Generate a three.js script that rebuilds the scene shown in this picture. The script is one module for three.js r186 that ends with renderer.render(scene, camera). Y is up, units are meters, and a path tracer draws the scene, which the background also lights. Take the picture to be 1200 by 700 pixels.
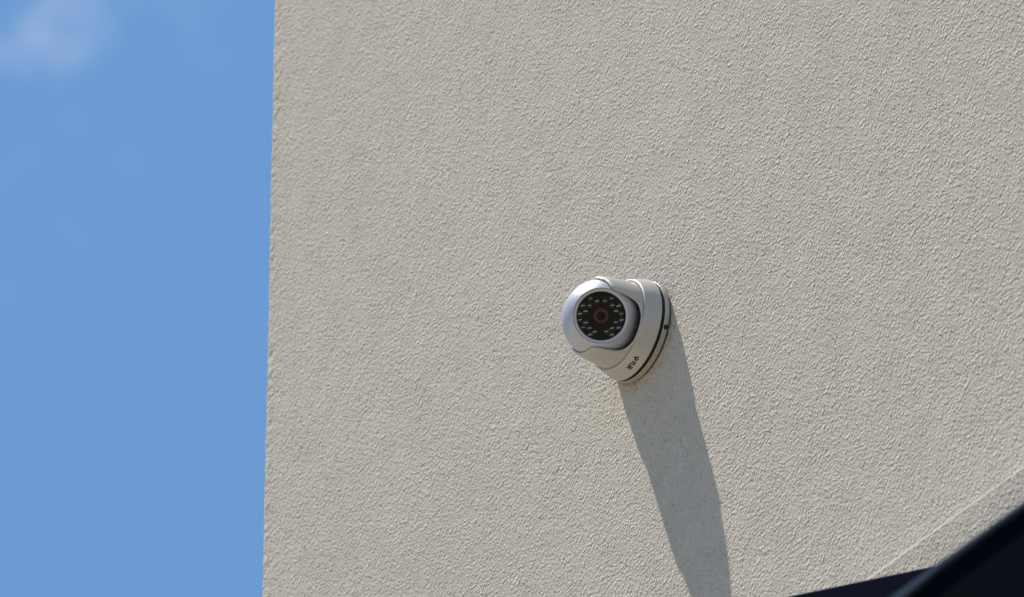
import * as THREE from 'three';
import { FontLoader } from 'three/addons/loaders/FontLoader.js';
import { mergeGeometries } from 'three/addons/utils/BufferGeometryUtils.js';

// ------------------------------------------------------------------ camera, sky, sun, exposure
const H = 5.4;                                   // height of the security camera above the ground
const camera = new THREE.PerspectiveCamera(4.6955, 1024 / 597, 0.3, 9000);
camera.position.set(4.8764, H - 3.7327, 3.3621);
camera.lookAt(camera.position.clone().add(new THREE.Vector3(-0.70427, 0.5373, -0.46401)));
camera.focus = 6.9;
camera.userData.fStop = 14;

const CLOUD = [866.49, 252.47, 594.33];                         // where the cloud noise starts
const scene = new THREE.Scene();
const SUN = new THREE.Vector3(-1.55, 4.64, 1.0).normalize();
scene.background = skyTexture();
scene.environment = scene.background;
const sun = new THREE.DirectionalLight(new THREE.Color().setRGB(1, 0.93, 0.8), 4.35);
sun.position.copy(SUN).multiplyScalar(40).add(new THREE.Vector3(0, H, 0));
sun.target.position.set(0, H, 0);
sun.castShadow = true;
sun.shadow.mapSize.set(4096, 4096);
Object.assign(sun.shadow.camera, { left: -9, right: 9, top: 9, bottom: -9, near: 1, far: 90 });
scene.add(sun, sun.target);

const renderer = new THREE.WebGLRenderer({ antialias: true });
renderer.setSize(1024, 597);
renderer.toneMapping = THREE.LinearToneMapping;
renderer.toneMappingExposure = 1.5;
renderer.shadowMap.enabled = true;

// ------------------------------------------------------------------ helpers
function rng(seed) {
  let s = seed | 0;
  return () => { s = (s + 0x6d2b79f5) | 0; let t = Math.imul(s ^ (s >>> 15), 1 | s); t = (t + Math.imul(t ^ (t >>> 7), 61 | t)) ^ t; return ((t ^ (t >>> 14)) >>> 0) / 4294967296; };
}
function hash(ix, iy, seed) {
  let h = Math.imul(ix, 374761393) ^ Math.imul(iy, 668265263) ^ Math.imul(seed, 1274126177);
  h = Math.imul(h ^ (h >>> 13), 1274126177);
  return ((h ^ (h >>> 16)) >>> 0);
}
const GX = [], GY = [];
for (let i = 0; i < 256; i++) { GX.push(Math.cos(i / 256 * 2 * Math.PI)); GY.push(Math.sin(i / 256 * 2 * Math.PI)); }
function fade(t) { return t * t * t * (t * (t * 6 - 15) + 10); }
function mod(a, n) { return ((a % n) + n) % n; }
// gradient noise in about -1..1; period > 0 makes it tile
function noise(x, y, seed = 0, period = 0, periodY = period) {
  const x0 = Math.floor(x), y0 = Math.floor(y), fx = x - x0, fy = y - y0;
    const g = (ix, iy, dx, dy) => { const k = hash(period ? mod(ix, period) : ix, period ? mod(iy, periodY) : iy, seed) & 255; return GX[k] * dx + GY[k] * dy; };
  const u = fade(fx), v = fade(fy);
  const a = g(x0, y0, fx, fy), b = g(x0 + 1, y0, fx - 1, fy), c = g(x0, y0 + 1, fx, fy - 1), d = g(x0 + 1, y0 + 1, fx - 1, fy - 1);
  return 1.5 * ((a + (b - a) * u) + ((c + (d - c) * u) - (a + (b - a) * u)) * v);
}
function fbm(x, y, seed, octaves = 5) {
  let s = 0, a = 0.5;
  for (let i = 0; i < octaves; i++) { s += a * noise(x, y, seed + i * 17); x *= 2.03; y *= 2.03; a *= 0.5; }
  return s;
}
function noise3(x, y, z, seed) {                  // cheap value noise in 3-D for the clouds
  const x0 = Math.floor(x), y0 = Math.floor(y), z0 = Math.floor(z);
  const u = fade(x - x0), v = fade(y - y0), w = fade(z - z0);
  const h = (i, j, k) => (hash(x0 + i, y0 + j, seed + Math.imul(z0 + k, 7919)) & 65535) / 65535;
  const L = THREE.MathUtils.lerp;
  return L(L(L(h(0, 0, 0), h(1, 0, 0), u), L(h(0, 1, 0), h(1, 1, 0), u), v), L(L(h(0, 0, 1), h(1, 0, 1), u), L(h(0, 1, 1), h(1, 1, 1), u), v), w);
}
function smooth(x, a, b) { return THREE.MathUtils.smoothstep(x, a, b); }
const lin = (r, g, b) => new THREE.Color().setRGB(r, g, b);

function skyTexture() {
  const W = 4096, Hh = 2048, d = new Float32Array(W * Hh * 4);
  const dir = new THREE.Vector3();
  for (let j = 0; j < Hh; j++) {
    const el = ((j + 0.5) / Hh - 0.5) * Math.PI, up = Math.sin(el), flat = Math.cos(el);
    for (let i = 0; i < W; i++) {
      const az = ((i + 0.5) / W - 0.5) * 2 * Math.PI, o = (j * W + i) * 4;
      d[o + 3] = 1;
      if (j < Hh / 2 - 2) { d[o] = 0.22; d[o + 1] = 0.25; d[o + 2] = 0.29; continue; }
      dir.set(flat * Math.cos(az), up, flat * Math.sin(az));
      const low = Math.pow(1 - Math.max(up, 0), 3.2), g = dir.dot(SUN), glow = 0.16 * Math.pow(Math.max(g, 0), 8) + 0.5 * Math.pow(Math.max(g, 0), 60);
      let r = 0.085 + 0.12 * low, gr = 0.204 + 0.12 * low, b = 0.422 + 0.06 * low;
      r += glow; gr += glow * 0.98; b += glow * 0.95;
      // thin high cloud: soft wisps over the whole sky
      if (up > 0.03) {
        const k = 8.5, x = dir.x * k, y = dir.y * k * 1.3, z = dir.z * k;
        const base = noise3(x * 0.8 + CLOUD[0], y * 0.8 + CLOUD[1], z * 0.8 + CLOUD[2], 5);
        if (base > 0.45) {
          let n = 0, a = 0.5, f = 12;
          for (let q = 0; q < 4; q++) { n += a * noise3(x * f + CLOUD[0] * 3, y * f, z * f, 11 + q); f *= 2.1; a *= 0.6; }
          const c = smooth(base, 0.5, 0.8) * smooth(n, 0.57, 0.9) * 0.31;
          r += (0.50 - r) * c; gr += (0.52 - gr) * c; b += (0.62 - b) * c;
        }
      }
      d[o] = r; d[o + 1] = gr; d[o + 2] = b;
    }
  }
  const t = new THREE.DataTexture(d, W, Hh, THREE.RGBAFormat, THREE.FloatType);
  t.mapping = THREE.EquirectangularReflectionMapping;
  t.magFilter = THREE.LinearFilter; t.minFilter = THREE.LinearFilter; t.needsUpdate = true;
  return t;
}
function mesh(name, geometry, material, parent) {
  const m = new THREE.Mesh(geometry, material);
  m.name = name; m.castShadow = m.receiveShadow = true;
  parent.add(m);
  return m;
}
function thing(name, label, category, x = 0, y = 0, z = 0) {
  const g = new THREE.Group();
  g.name = name; g.position.set(x, y, z); g.userData = { label, category };
  scene.add(g);
  return g;
}
// a grid surface: at(i, j) gives { p: [x, y, z], uv: [u, v], c: [r, g, b] }
function sheet(ni, nj, at) {
  const pos = new Float32Array((ni + 1) * (nj + 1) * 3), uv = new Float32Array((ni + 1) * (nj + 1) * 2), col = new Float32Array((ni + 1) * (nj + 1) * 3), idx = [];
  for (let j = 0, k = 0; j <= nj; j++) for (let i = 0; i <= ni; i++, k++) {
    const q = at(i, j);
    pos.set(q.p, k * 3); uv.set(q.uv, k * 2); col.set(q.c ?? [1, 1, 1], k * 3);
    if (i < ni && j < nj) idx.push(k, k + 1, k + ni + 2, k, k + ni + 2, k + ni + 1);
  }
  const g = new THREE.BufferGeometry();
  g.setAttribute('position', new THREE.BufferAttribute(pos, 3));
  g.setAttribute('uv', new THREE.BufferAttribute(uv, 2));
  g.setAttribute('color', new THREE.BufferAttribute(col, 3));
  g.setIndex(idx);
  g.computeVertexNormals();
  return g;
}
function box(w, h, d, x, y, z) {                  // uv in metres, white vertex colours
  const g = new THREE.BoxGeometry(w, h, d), p = g.attributes.position, n = g.attributes.normal, uv = g.attributes.uv;
  g.translate(x, y, z);
  for (let i = 0; i < p.count; i++) {
    const a = [p.getX(i), p.getY(i), p.getZ(i)];
    if (Math.abs(n.getX(i)) > 0.5) uv.setXY(i, a[2], a[1]); else if (Math.abs(n.getY(i)) > 0.5) uv.setXY(i, a[0], a[2]); else uv.setXY(i, a[0], a[1]);
  }
  g.setAttribute('color', new THREE.BufferAttribute(new Float32Array(p.count * 3).fill(1), 3));
  return g;
}

// ------------------------------------------------------------------ stucco: colour and fine relief
const RELIEF = 0.35;                              // height of a grain against its radius
const TILE = 1.0;                                // metres covered by one repeat of the stucco textures
const stucco = (() => {
  const N = 2048, M = 2048, normal = new Float32Array(N * N * 4), color = new Uint8Array(M * M * 4);
  const height = new Float32Array(N * N), tone = new Float32Array(N * N), warm = new Float32Array(N * N), cell = TILE / N, rand = rng(20);
  // one grain or pit: an irregular oval lump r metres across, a metres high
  const lump = (cx, cy, r, a, t, w) => {
    const e = 0.7 + rand() * 0.6, th = rand() * Math.PI, c = Math.cos(th) / e, sn = Math.sin(th) / e, c2 = Math.cos(th) * e, s2 = Math.sin(th) * e, R = Math.ceil(r * 1.45 / cell);
    const x0 = Math.round(cx / cell), y0 = Math.round(cy / cell);
    for (let j = -R; j <= R; j++) for (let i = -R; i <= R; i++) {
      const dx = ((x0 + i) * cell - cx) * 1.15, dy = (y0 + j) * cell - cy, u = dx * c + dy * sn, v = -dx * s2 + dy * c2, q = 1 - (u * u + v * v) / (r * r);
      if (q <= 0) continue;
      const o = ((y0 + j) & (N - 1)) * N + ((x0 + i) & (N - 1));
      height[o] += a * q * Math.sqrt(q); tone[o] += t * q; warm[o] += w * q;
    }
  };
  for (let k = 0; k < 215000; k++) {              // sand grains, 2 to 6 mm across, closely packed
    const r = 0.0009 + 0.0013 * rand() * rand() + 0.0004 * rand();
    lump(rand() * TILE, rand() * TILE, r, r * RELIEF * (0.3 + 1.1 * rand()) * (rand() < 0.22 ? -1 : 1), (rand() - 0.5) * 0.05, rand() < 0.08 ? rand() : 0);
  }
  for (let k = 0; k < 2600; k++) { const r = 0.0008 + 0.0014 * rand() * rand(); lump(rand() * TILE, rand() * TILE, r, -r * (0.25 + 0.5 * rand()), -0.16 * rand(), 0.3); }   // pits with dirt in them
  for (let j = 0; j < N; j++) for (let i = 0; i < N; i++) {
    const u = i / N, v = j / N;
    height[j * N + i] = height[j * N + i] * (0.97 + 0.16 * noise(u * 24, v * 24, 91, 24)) + 0.00007 * noise(u * 420, v * 420, 3, 420);
  }
  for (let j = 0; j < N; j++) for (let i = 0; i < N; i++) {
    const at = (x, y) => height[mod(y, N) * N + mod(x, N)], o = (j * N + i) * 4;
    const sx = -(at(i + 1, j) - at(i - 1, j)) / (2 * cell), sy = -(at(i, j + 1) - at(i, j - 1)) / (2 * cell), l = Math.hypot(sx, sy, 1);
    normal[o] = 0.5 + 0.5 * sx / l; normal[o + 1] = 0.5 + 0.5 * sy / l; normal[o + 2] = 0.5 + 0.5 / l; normal[o + 3] = 1;
  }
  for (let j = 0; j < M; j++) for (let i = 0; i < M; i++) {
    const u = i / M, v = j / M, o = (j * M + i) * 4, t = tone[j * N + i], w = warm[j * N + i];
    const k = 1 + 0.02 * noise(u * 24, v * 24, 21, 24) + 0.02 * noise(u * 80, v * 80, 22, 80) + Math.max(-0.3, t);
    color[o] = Math.min(255, 243 * k * (1 + 0.012 * w)); color[o + 1] = Math.min(255, 243 * k * (1 - 0.012 * w)); color[o + 2] = Math.min(255, 243 * k * (1 - 0.06 * w)); color[o + 3] = 255;
  }
  const bt = new THREE.DataTexture(normal, N, N, THREE.RGBAFormat, THREE.FloatType), ct = new THREE.DataTexture(color, M, M);
  ct.colorSpace = THREE.SRGBColorSpace;
  for (const t of [bt, ct]) { t.wrapS = t.wrapT = THREE.RepeatWrapping; t.repeat.set(1 / TILE, 1 / TILE); t.magFilter = THREE.LinearFilter; t.generateMipmaps = true; t.needsUpdate = true; }
  return { bt, ct };
})();
const stuccoMat = new THREE.MeshStandardMaterial({ name: 'stucco', color: lin(0.515, 0.479, 0.416), map: stucco.ct, normalMap: stucco.bt, roughness: 0.95, vertexColors: true });

// ------------------------------------------------------------------ ground
const ground = (() => {
  const N = 1024, d = new Uint8Array(N * N * 4);
  for (let j = 0; j < N; j++) for (let i = 0; i < N; i++) {
    const u = i / N, v = j / N, o = (j * N + i) * 4;
    const k = 205 + 16 * noise(u * 6, v * 6, 31, 6) + 14 * noise(u * 40, v * 40, 32, 40) + 22 * noise(u * 256, v * 256, 33, 256);
    d[o] = k; d[o + 1] = k * 0.985; d[o + 2] = k * 0.95; d[o + 3] = 255;
  }
  const t = new THREE.DataTexture(d, N, N);
  t.colorSpace = THREE.SRGBColorSpace; t.wrapS = t.wrapT = THREE.RepeatWrapping; t.repeat.set(700, 700); t.magFilter = THREE.LinearFilter; t.needsUpdate = true;
  const g = new THREE.PlaneGeometry(4200, 4200); g.rotateX(-Math.PI / 2);
  const m = mesh('ground', g, new THREE.MeshStandardMaterial({ name: 'concrete', color: lin(0.48, 0.42, 0.32), map: t, roughness: 0.95 }), scene);
  m.userData = { kind: 'structure', label: 'pale concrete ground in front of the stucco building' };
  return m;
})();

// ------------------------------------------------------------------ stucco building
// front wall on z = 0 facing +z, its left corner at x = -0.6985, the side wall running back from there
const XL = -0.6985, RC = 0.006;                   // corner and the radius of its arris
const building = thing('stucco_building', 'beige rough stucco building with a sharp left corner against the sky', 'building', 0, H, 0);
const ARC = RC * Math.PI / 2;
// s = 0 where the front plane begins (x = XL + RC); negative s goes round the arris and back along the side wall
function wallPoint(s) {
  if (s >= 0) return [XL + RC + s, 0, 0, 1];
  if (s > -ARC) { const a = -s / RC; return [XL + RC - RC * Math.sin(a), -RC + RC * Math.cos(a), -Math.sin(a), Math.cos(a)]; }
  return [XL, -RC + (s + ARC), -1, 0];
}
function wallTone(x, y) {
  const big = fbm(x * 1.6 + 4, y * 1.6, 71, 4), mid = fbm(x * 9, y * 7, 72, 4), blot = smooth(fbm(x * 5 + 9, y * 5, 75, 4), 0.05, 0.4);
  let k = 1 + 0.035 * big + 0.03 * mid, r = k * (1 + 0.004 * blot), g = k, b = k * (1 - 0.010 * blot);
  // rust-brown dribble left under the rim of the security camera
  const rr = Math.hypot(x, y), an = Math.atan2(y, x);
  const dirt = smooth(fbm(x * 120, y * 90, 77, 3), -0.15, 0.35) * smooth(rr, 0.049, 0.051) * (1 - smooth(rr, 0.054, 0.064)) * smooth(an, -2.3, -1.7) * (1 - smooth(an, -0.9, -0.3));
  r *= 1 - 0.14 * dirt; g *= 1 - 0.30 * dirt; b *= 1 - 0.46 * dirt;
  return [Math.min(r, 1.12), Math.min(g, 1.12), Math.min(b, 1.12)];
}
function wallSheet(ss, ys, rough) {
  return sheet(ss.length - 1, ys.length - 1, (i, j) => {
    const s = ss[i], y = ys[j];
    let [x, z, nx, nz] = wallPoint(s);
    const uv = [s + 3.1, y + 20];
    let d = 0;
    if (rough) {
      const edge = Math.min(smooth(s, ss[0], ss[0] + 0.03), 1 - smooth(s, ss[ss.length - 1] - 0.1, ss[ss.length - 1]), smooth(y, ys[0], ys[0] + 0.05), 1 - smooth(y, ys[ys.length - 1] - 0.05, ys[ys.length - 1]));
      const near = Math.exp(-((s / 0.014) ** 2));
      d = edge * (0.0001 * noise(s * 9, y * 9, 81) + 0.00004 * noise(s * 45, y * 45, 82) + 0.00006 * noise(s * 110, y * 110, 83)
        + near * (0.0007 * noise(s * 60, y * 110, 84) + 0.0010 * noise(s * 90, y * 205, 85) + 0.0003 * noise(0, y * 22, 86)));
    }
    return { p: [x + nx * d, y, z + nz * d], uv, c: rough ? wallTone(x, y) : [1, 1, 1] };
  });
}
const steps = (a, b, d) => { const n = Math.max(1, Math.round((b - a) / d)); return Array.from({ length: n + 1 }, (_, i) => a + (b - a) * i / n); };
const arcS = steps(-ARC, 0, ARC / 6);
const TOP = 2.6, BOT = -H;
const P0 = -0.06, P1 = 1.75, Q0 = -0.8, Q1 = 1.25;   // the finely built stretch that the photograph shows
const fineS = [...steps(P0, -ARC, 0.003), ...arcS.slice(1), ...steps(0, 0.03, 0.0025).slice(1), ...steps(0.03, P1, 0.004).slice(1)];
const coarseS = [...steps(-7, P0, 0.4), -ARC, ...arcS.slice(1), ...steps(0, 9.7, 0.4).slice(1)];
mesh('wall', mergeGeometries([
  wallSheet(fineS, steps(Q0, Q1, 0.0032), true),
  wallSheet(coarseS, steps(Q1, TOP, 0.3), false), wallSheet(coarseS, steps(BOT, Q0, 0.5), false),
  wallSheet(steps(-7, P0, 0.4), [Q0, Q1], false), wallSheet(steps(P1, 9.7, 0.4), [Q0, Q1], false),
]), stuccoMat, building);
mesh('rear_wall', mergeGeometries([box(9.7, H + TOP, 0.2, XL + 4.86, (TOP + BOT) / 2, -7.0), box(0.2, H + TOP, 6.9, XL + 9.6, (TOP + BOT) / 2, -3.45)]), stuccoMat, building);
mesh('roof', box(9.5, 0.2, 6.8, XL + 4.85, TOP - 0.4, -3.5), new THREE.MeshStandardMaterial({ name: 'roofing', color: lin(0.3, 0.3, 0.3), roughness: 0.9 }), building);
mesh('coping', mergeGeometries([box(9.86, 0.06, 0.3, XL + 4.85, TOP + 0.03, -0.11), box(0.3, 0.06, 6.8, XL + 0.11, TOP + 0.03, -3.66)]), new THREE.MeshStandardMaterial({ name: 'coping_metal', color: lin(0.5, 0.48, 0.44), roughness: 0.5, vertexColors: true }), building);

// the projecting band low on the wall: weathered top, rounded arris, stucco face
const trowelled = stuccoMat.clone(); trowelled.name = 'trowelled_stucco'; trowelled.normalScale = new THREE.Vector2(0.35, 0.35);
const BT = 0.06, BY = -0.5005, BH = 0.3;
function bandProfile() {
  const out = [], r = 0.004, top0 = 0.004;
  for (const z of steps(-0.004, BT - r, 0.004)) out.push([z, top0 * (1 - z / BT), 0, 1]);
  for (let k = 1; k <= 6; k++) { const a = k / 6 * Math.PI / 2; out.push([BT - r + r * Math.sin(a), -r + r * Math.cos(a), Math.sin(a), Math.cos(a)]); }
  for (const y of steps(-r, -BH, 0.004).slice(1)) out.push([BT, y, 1, 0]);
  out.push([-0.004, -BH, 0, -1]);
  return out;
}
function bandSheet(xs, rough, part = 'all') {
  const whole = bandProfile(), cut = whole.findIndex((q) => q[2] === 1 && q[3] < 1e-6) , pr = part === 'top' ? whole.slice(0, cut + 1) : part === 'face' ? whole.slice(cut) : whole;
  let len = 0; const arcs = whole.map((q, k) => (len += k ? Math.hypot(q[0] - whole[k - 1][0], q[1] - whole[k - 1][1]) : 0)), arc = part === 'face' ? arcs.slice(cut) : arcs;
  const g = sheet(xs.length - 1, pr.length - 1, (i, j) => {
    const [z, y, nz, ny] = pr[j], x = xs[i], e = Math.min(smooth(x, xs[0], xs[0] + 0.05), 1 - smooth(x, xs[xs.length - 1] - 0.05, xs[xs.length - 1]));
    const d = rough && (part === 'top' || j < pr.length - 2) ? e * (0.0004 * noise(x * 13, arc[j] * 20, 41) + 0.00015 * noise(x * 60, arc[j] * 60, 42) + 0.00018 * noise(x * 150, arc[j] * 150, 43)) : 0;
    return { p: [x, BY + y + ny * d, z + nz * d], uv: [x + 0.53, 40.2 - arc[j]], c: rough ? wallTone(x + 5, arc[j] + 3) : [1, 1, 1] };
  });
  g.index.array.reverse(); g.computeVertexNormals();
  return g;
}
mesh('wall_band', mergeGeometries([
  bandSheet(steps(XL - BT, 0.2, 0.3), false), bandSheet(steps(0.2, 1.5, 0.0035), true, 'face'), bandSheet(steps(1.5, XL + 9.7, 0.5), false),
  box(BT, BH, 6.9, XL - BT / 2, BY - BH / 2, -3.45), box(BT, BH, 0.056, XL - BT / 2, BY - BH / 2 - 0.0005, 0.028),
]), stuccoMat, building);

mesh('band_edge', bandSheet(steps(0.2, 1.5, 0.0035), true, 'top'), trowelled, building);

// ------------------------------------------------------------------ security camera on the wall
const paint = new THREE.MeshPhysicalMaterial({ name: 'silver_paint', color: lin(0.46, 0.45, 0.42), metalness: 0.35, roughness: 0.42, clearcoat: 0.25, clearcoatRoughness: 0.3 });
const ballPaint = new THREE.MeshPhysicalMaterial({ name: 'pale_silver_paint', color: lin(0.47, 0.472, 0.52), metalness: 0.25, roughness: 0.42, clearcoat: 0.15, clearcoatRoughness: 0.3 });
const rubber = new THREE.MeshStandardMaterial({ name: 'black_rubber', color: lin(0.012, 0.012, 0.012), roughness: 0.8 });
const dark = new THREE.MeshStandardMaterial({ name: 'black_plastic', color: lin(0.016, 0.015, 0.014), roughness: 0.6 });
const ink = new THREE.MeshStandardMaterial({ name: 'black_ink', color: lin(0.01, 0.01, 0.01), roughness: 0.6 });

const cam = thing('security_camera', 'silver eyeball security camera with a black infrared face on the stucco wall', 'security camera', 0, H, 0);
// profile [radius, height above the wall] revolved about the wall's normal
function revolve(profile, seg = 128) {
  const g = new THREE.LatheGeometry(profile.map(([r, h]) => new THREE.Vector2(r, h)), seg);
  g.rotateX(Math.PI / 2);                          // height now along +z
  return g;
}
// rounded corners for profiles: each corner [r, h, radius]
function rounded(points) {
  const out = [];
  points.forEach((q, i) => {
    const R = q[2] ?? 0;
    if (!R || i === 0 || i === points.length - 1) { out.push([q[0], q[1]]); return; }
    const a = new THREE.Vector2(...points[i - 1].slice(0, 2)), b = new THREE.Vector2(q[0], q[1]), c = new THREE.Vector2(...points[i + 1].slice(0, 2));
    const da = a.clone().sub(b), dc = c.clone().sub(b), p = b.clone().addScaledVector(da.normalize(), R), e = b.clone().addScaledVector(dc.normalize(), R);
    for (let k = 0; k <= 6; k++) { const t = k / 6; out.push([(1 - t) ** 2 * p.x + 2 * t * (1 - t) * b.x + t * t * e.x, (1 - t) ** 2 * p.y + 2 * t * (1 - t) * b.y + t * t * e.y]); }
  });
  return out;
}
mesh('wall_gasket', revolve([[0.02, 0.0003], [0.0492, 0.0003], [0.0494, 0.0012], [0.0492, 0.0021], [0.02, 0.0021]]), rubber, cam);
const plate = mesh('base_plate', revolve(rounded([[0.03, 0.0020], [0.0508, 0.0020, 0.0005], [0.0508, 0.0073, 0.0005], [0.03, 0.0073]])), paint, cam);
{ // the small dark screw opening in the side of the plate
  const g = new THREE.CylinderGeometry(0.0022, 0.0022, 0.0016, 20); g.rotateZ(Math.PI / 2); g.scale(1, 1.2, 1);
  const a = -0.385, m = mesh('screw_hole', g, rubber, plate); m.position.set(0.0503 * Math.cos(a), 0.0503 * Math.sin(a), 0.0046); m.rotation.z = a;
}
mesh('seal_groove', revolve([[0.03, 0.0070], [0.0505, 0.0070], [0.0505, 0.0114], [0.03, 0.0114]]), rubber, cam);
const ringR = (h) => 0.0512 - (h - 0.0103) * (0.0048 / 0.0167);
mesh('mounting_ring', revolve(rounded([[0.03, 0.0109], [0.0512, 0.0109, 0.0006], [ringR(0.0272), 0.0272, 0.0011], [0.0446, 0.0276, 0.0003], [0.0446, 0.0268], [0.040, 0.0268]])), paint, cam);
mesh('inner_cup', revolve([[0.0, 0.012], [0.030, 0.012], [0.0412, 0.0268], [0.0419, 0.0305]]), dark, cam);

// cover with two ears and a cut-out on either side, turned so that one cut-out faces 33 degrees below +x
const CUT = -33 * Math.PI / 180;
const EDGE = [[0, 0.0282], [15, 0.0285], [26, 0.0305], [34, 0.0335], [40, 0.040], [44, 0.049], [48, 0.0555], [53, 0.059], [62, 0.0602], [72, 0.0615], [80, 0.0632], [90, 0.0640]];
function edgeHeight(psi) {
  let a = Math.abs(mod((psi - CUT) * 180 / Math.PI + 90, 180) - 90);
  const pts = EDGE, n = pts.length;
  let i = 0; while (i < n - 2 && a > pts[i + 1][0]) i++;
  const m = (k) => { if (k <= 0 || k >= n - 1) return 0; const d0 = (pts[k][1] - pts[k - 1][1]) / (pts[k][0] - pts[k - 1][0]), d1 = (pts[k + 1][1] - pts[k][1]) / (pts[k + 1][0] - pts[k][0]); return d0 * d1 <= 0 ? 0 : 2 * d0 * d1 / (d0 + d1); };
  const dx = pts[i + 1][0] - pts[i][0], t = (a - pts[i][0]) / dx, t2 = t * t, t3 = t2 * t;
  const ear = Math.max(0, -Math.cos(psi - 57 * Math.PI / 180)) ** 2 * 0.005 * smooth(a, 55, 90);   // the lower ear is the shorter one
  return -ear + pts[i][1] * (2 * t3 - 3 * t2 + 1) + m(i) * dx * (t3 - 2 * t2 + t) + pts[i + 1][1] * (3 * t2 - 2 * t3) + m(i + 1) * dx * (t3 - t2);
}
const coverR = (h) => 0.0438 - 0.0040 * Math.max(0, (h - 0.027) / 0.0345) - 0.0045 * Math.max(0, (h - 0.050) / 0.02) ** 2;
{
  const NP = 360, cols = [];
  const T = 0.0016, prof = [];
  for (let k = 0; k <= 26; k++) prof.push(['o', k / 26]);
  for (let k = 1; k < 8; k++) prof.push(['r', k / 8]);
  for (let k = 26; k >= 0; k--) prof.push(['i', k / 26]);
  const H0 = 0.0262;
  const innerR = (h) => (h < 0.05 ? coverR(h) - T : Math.min(coverR(h) - T, Math.sqrt(Math.max(0, 0.0388 ** 2 - (h - 0.046) ** 2)) + 0.0006));
  const lip = (E) => Math.min(0.004, Math.max(0.0008, (coverR(E) - innerR(E)) * 1.3));   // the rim rolls over towards the ball
  const g = sheet(NP, prof.length - 1, (i, j) => {
    const psi = i / NP * Math.PI * 2, E = edgeHeight(psi), [kind, t] = prof[j];
    let r, h;
    if (kind === 'o') { h = H0 + (E - lip(E) - H0) * t; r = coverR(h); }
    else if (kind === 'i') { h = H0 + (E - H0) * t; r = innerR(h); }
    else { const a = t * Math.PI / 2, F = lip(E), ro = coverR(E - F), ri = innerR(E); h = E - F + F * Math.sin(a); r = ri + (ro - ri) * Math.cos(a); }
    return { p: [r * Math.cos(psi), r * Math.sin(psi), h], uv: [psi, h] };
  });
  { // close the normals where the sheet meets itself
    const n = g.attributes.normal, w = NP + 1, v = new THREE.Vector3();
    for (let j = 0; j < prof.length; j++) { const a = j * w, b = a + NP; v.set(n.getX(a) + n.getX(b), n.getY(a) + n.getY(b), n.getZ(a) + n.getZ(b)).normalize(); n.setXYZ(a, v.x, v.y, v.z); n.setXYZ(b, v.x, v.y, v.z); }
  }
  g.deleteAttribute('color');
  mesh('camera_cover', g, paint, cam);
}

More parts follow.
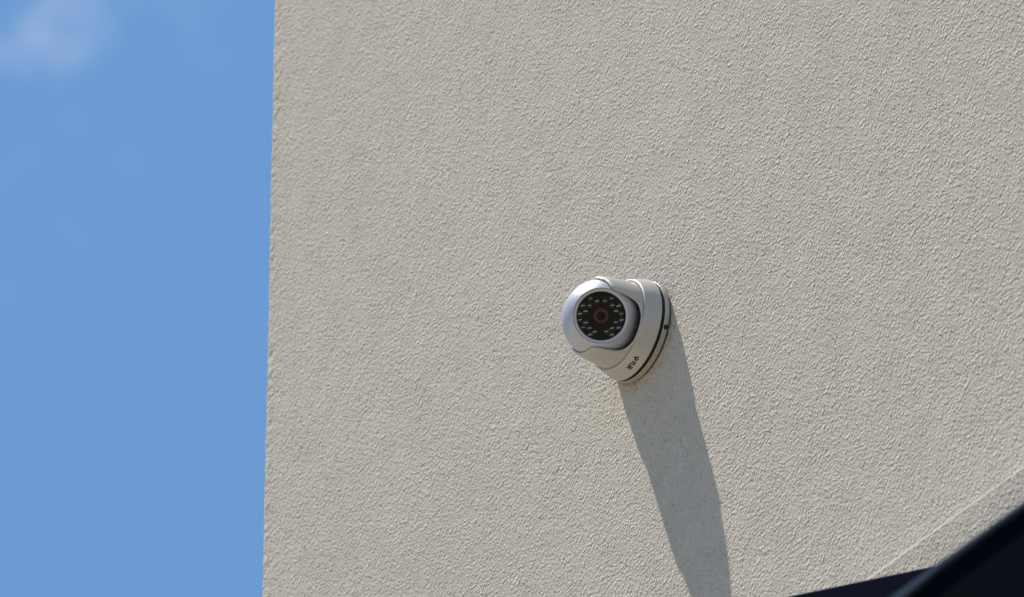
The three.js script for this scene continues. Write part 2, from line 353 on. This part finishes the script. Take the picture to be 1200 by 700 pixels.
// the eyeball: axis towards the lens
const RB = 0.0388;
{
  const toView = new THREE.Vector3(4.8764, -3.7327, 3.3621 - 0.046).normalize();
  const right = new THREE.Vector3().crossVectors(new THREE.Vector3(0, 1, 0), toView).normalize(), upv = new THREE.Vector3().crossVectors(toView, right);
  const axis = toView.clone().multiplyScalar(0.99).addScaledVector(right, -0.029).addScaledVector(upv, 0.128).normalize();
  const r2 = new THREE.Vector3().crossVectors(new THREE.Vector3(0, 1, 0), axis).normalize(), u2 = new THREE.Vector3().crossVectors(axis, r2);
  const basis = new THREE.Matrix4().makeBasis(r2, u2, axis);
  const prof = [];
  const a1 = Math.asin(0.0272 / RB);
  for (let k = 0; k <= 60; k++) { const a = Math.PI - (Math.PI - a1) * k / 60; prof.push([Math.max(0.00001, RB * Math.sin(a)), RB * Math.cos(a)]); }
  const zf = RB * Math.cos(a1);
  prof.push([0.0269, zf + 0.0002], [0.0267, zf], [0.0266, zf - 0.0008], [0.0262, zf - 0.0010]);
  const ball = mesh('eyeball', revolve(prof), ballPaint, cam);
  ball.position.set(0, 0, 0.046); ball.quaternion.setFromRotationMatrix(basis);
  mesh('bezel', revolve(rounded([[0.0264, zf - 0.0014], [0.0264, zf - 0.0003, 0.0003], [0.0238, zf - 0.0009, 0.0003], [0.0235, zf - 0.0016], [0.0233, zf - 0.0017]])), ballPaint, ball);
  const zw = zf - 0.0013;
  mesh('lens_window', revolve([[0.00001, zw], [0.012, zw], [0.0237, zw]].reverse(), 96), new THREE.MeshPhysicalMaterial({ name: 'black_glass', color: lin(0.008, 0.0075, 0.0065), roughness: 0.12, specularIntensity: 0.25 }), ball);
  mesh('lens_ring', revolve(rounded([[0.0074, zw], [0.0070, zw + 0.0010, 0.0004], [0.0046, zw + 0.0008, 0.0003], [0.0040, zw - 0.0004]]), 64), new THREE.MeshStandardMaterial({ name: 'dark_red_plastic', color: lin(0.052, 0.013, 0.008), roughness: 0.6 }), ball);
  const dome = []; for (let k = 0; k <= 10; k++) { const a = k / 10 * 0.9; dome.push([Math.max(0.00001, 0.0052 * Math.sin(a)), zw + 0.0003 - 0.0030 + 0.0050 * Math.cos(a) - 0.0018]); }
  mesh('lens', revolve(dome.reverse(), 48), new THREE.MeshPhysicalMaterial({ name: 'lens_glass', color: lin(0.014, 0.005, 0.004), roughness: 0.15, specularIntensity: 0.35 }), ball);
  // infrared lamps, two loose rings of them round the lens
  const ledMat = new THREE.MeshPhysicalMaterial({ name: 'lamp_lens', color: lin(0.25, 0.25, 0.23), roughness: 0.4 });
  const ledG = new THREE.SphereGeometry(1, 20, 12); ledG.scale(0.0022, 0.0008, 0.0006);
  const spots = [[293, 215], [463, 217], [345, 237], [410, 237], [230, 271], [285, 271], [468, 274], [520, 280], [250, 318], [498, 322], [203, 337], [540, 345], [203, 387], [540, 397], [250, 410], [495, 413], [228, 450], [280, 455], [463, 461], [515, 459], [322, 487], [417, 487], [283, 510], [460, 515]];
  const sockG = new THREE.TorusGeometry(0.0023, 0.00035, 8, 20), sockMat = new THREE.MeshStandardMaterial({ name: 'lamp_socket', color: lin(0.022, 0.021, 0.019), roughness: 0.35 });
  const rand = rng(3);
  spots.forEach(([sx, sy], i) => {
    const led = mesh('infrared_led' + (i ? '_' + String(i).padStart(3, '0') : ''), ledG, ledMat, ball), k = 0.0235 / 200;
    led.position.set((sx - 376) * k, (359 - sy) * k, zw + 0.0001);
    mesh('led_socket' + (i ? '_' + String(i).padStart(3, '0') : ''), sockG, sockMat, ball).position.copy(led.position);
    led.rotation.z = 0.12 + (rand() - 0.5) * 0.25; const q = 0.8 + rand() * 0.35; led.scale.set(q, q, 1);
  });
}

// the maker's mark printed round the ring: an open diamond and four letters, read from outside with the wall above
{
  const font = new FontLoader().parse((await new FontLoader().loadAsync('fonts/droid/droid_sans_bold.typeface.json')).data);
  const cap = 0.0050, parts = [];
  const wrap = (g, s0, t0) => {                     // (s, t) in metres along and across the ring
    const p = g.attributes.position;
    for (let i = 0; i < p.count; i++) {
      const s = s0 + p.getX(i), h = 0.0188 - (t0 + p.getY(i)), psi = -67.2 * Math.PI / 180 - s / 0.0484, r = ringR(h) + 0.00004 + p.getZ(i);
      p.setXYZ(i, r * Math.cos(psi), r * Math.sin(psi), h);
    }
    g.computeVertexNormals(); return g;
  };
  const flat = (shape, w = 0.00034) => new THREE.ExtrudeGeometry(shape, { depth: 0.00004, bevelEnabled: true, bevelSize: w, bevelThickness: 0.00003, bevelSegments: 1, curveSegments: 4 });
  const dia = new THREE.Shape(); dia.moveTo(-0.0030, 0); dia.lineTo(0, 0.0034); dia.lineTo(0.0030, 0); dia.lineTo(0, -0.0034); dia.closePath();
  const hole = new THREE.Path(); hole.moveTo(-0.0011, 0); hole.lineTo(0, -0.0012); hole.lineTo(0.0011, 0); hole.lineTo(0, 0.0012); hole.closePath(); dia.holes.push(hole);
  parts.push(wrap(flat(dia, 0.0002), 0, 0));
  let x = 0.0040;
  for (const ch of 'FLIR') {
    const shapes = font.generateShapes(ch, cap / 0.72), g = flat(shapes);
    g.computeBoundingBox(); const b = g.boundingBox;
    g.translate(-b.min.x, -b.min.y, 0); const k = cap / (b.max.y - b.min.y); g.scale(k * 1.05, k, 1);
    parts.push(wrap(g, x, -cap / 2)); x += (b.max.x - b.min.x) * k * 1.05 + 0.0005;
  }
  const g = mergeGeometries(parts.map((q) => { q.deleteAttribute('uv'); return q; }));
  mesh('printed_mark', g, ink, cam);
}

// ------------------------------------------------------------------ dark canopy in the lower right corner
const navy = new THREE.MeshPhysicalMaterial({ name: 'navy_metal', color: lin(0.010, 0.0135, 0.032), roughness: 0.6, specularIntensity: 0.25 });
const black = new THREE.MeshPhysicalMaterial({ name: 'near_black_cloth', color: lin(0.002, 0.003, 0.0065), roughness: 1, specularIntensity: 0.02 });
const blue = new THREE.MeshPhysicalMaterial({ name: 'blue_trim', color: lin(0.013, 0.028, 0.058), roughness: 0.6, specularIntensity: 0.3 });
const canopy = thing('canopy', 'dark navy canopy projecting from the wall in the lower right corner', 'canopy', 0, H, 0);
function prismX(points, x0, x1, bevel) {            // outline in (z, y), drawn out along x
  const s = new THREE.Shape(points.map(([z, y]) => new THREE.Vector2(z, y)));
  const g = new THREE.ExtrudeGeometry(s, { depth: x1 - x0 - 2 * bevel, bevelEnabled: bevel > 0, bevelThickness: bevel, bevelSize: bevel, bevelOffset: -bevel, bevelSegments: 3 });
  const p = g.attributes.position;
  for (let i = 0; i < p.count; i++) p.setXYZ(i, x1 - bevel - p.getZ(i), p.getY(i), p.getX(i));
  g.computeVertexNormals();
  return g;
}
const ZF = 0.7, FY = -1.1615;
const cheek = [[0.064, -0.5640], [ZF - 0.03, -0.8750], [ZF - 0.03, -1.46], [0.064, -1.46]];
mesh('side_panel', prismX(cheek, 0.588, 0.600, 0.001), navy, canopy);
mesh('side_panel_001', prismX(cheek, 3.386, 3.398, 0.001), navy, canopy);
mesh('fascia', prismX([[ZF - 0.025, -1.5], [ZF, -1.5], [ZF, FY - 0.002], [ZF - 0.025, FY - 0.002]], 0.586, 3.4, 0.003), black, canopy);
mesh('top_panel', box(2.78, 0.02, ZF - 0.1, 1.993, FY - 0.05, 0.064 + (ZF - 0.1) / 2), navy, canopy);
mesh('soffit', box(2.78, 0.02, ZF - 0.1, 1.993, -1.47, 0.064 + (ZF - 0.1) / 2), black, canopy);
{ // blue trim along the top of the fascia, broad at its left end and thin from the middle on
  const s = new THREE.Shape([[0.586, FY - 0.034], [1.20, FY - 0.026], [1.334, FY - 0.0070], [1.385, FY - 0.0035], [1.44, FY - 0.0025], [3.4, FY - 0.0025], [3.4, FY + 0.0012], [1.40, FY + 0.0012], [1.372, FY + 0.0015], [1.313, FY + 0.0012], [1.20, FY + 0.006], [0.586, FY + 0.009]].map(([x, y]) => new THREE.Vector2(x, y)));
  const g = new THREE.ExtrudeGeometry(s, { depth: 0.024, bevelEnabled: true, bevelThickness: 0.001, bevelSize: 0.0005, bevelOffset: -0.0005, bevelSegments: 2 });
  g.translate(0, 0, ZF - 0.021);
  mesh('edge_trim', g, blue, canopy);
}

renderer.render(scene, camera);
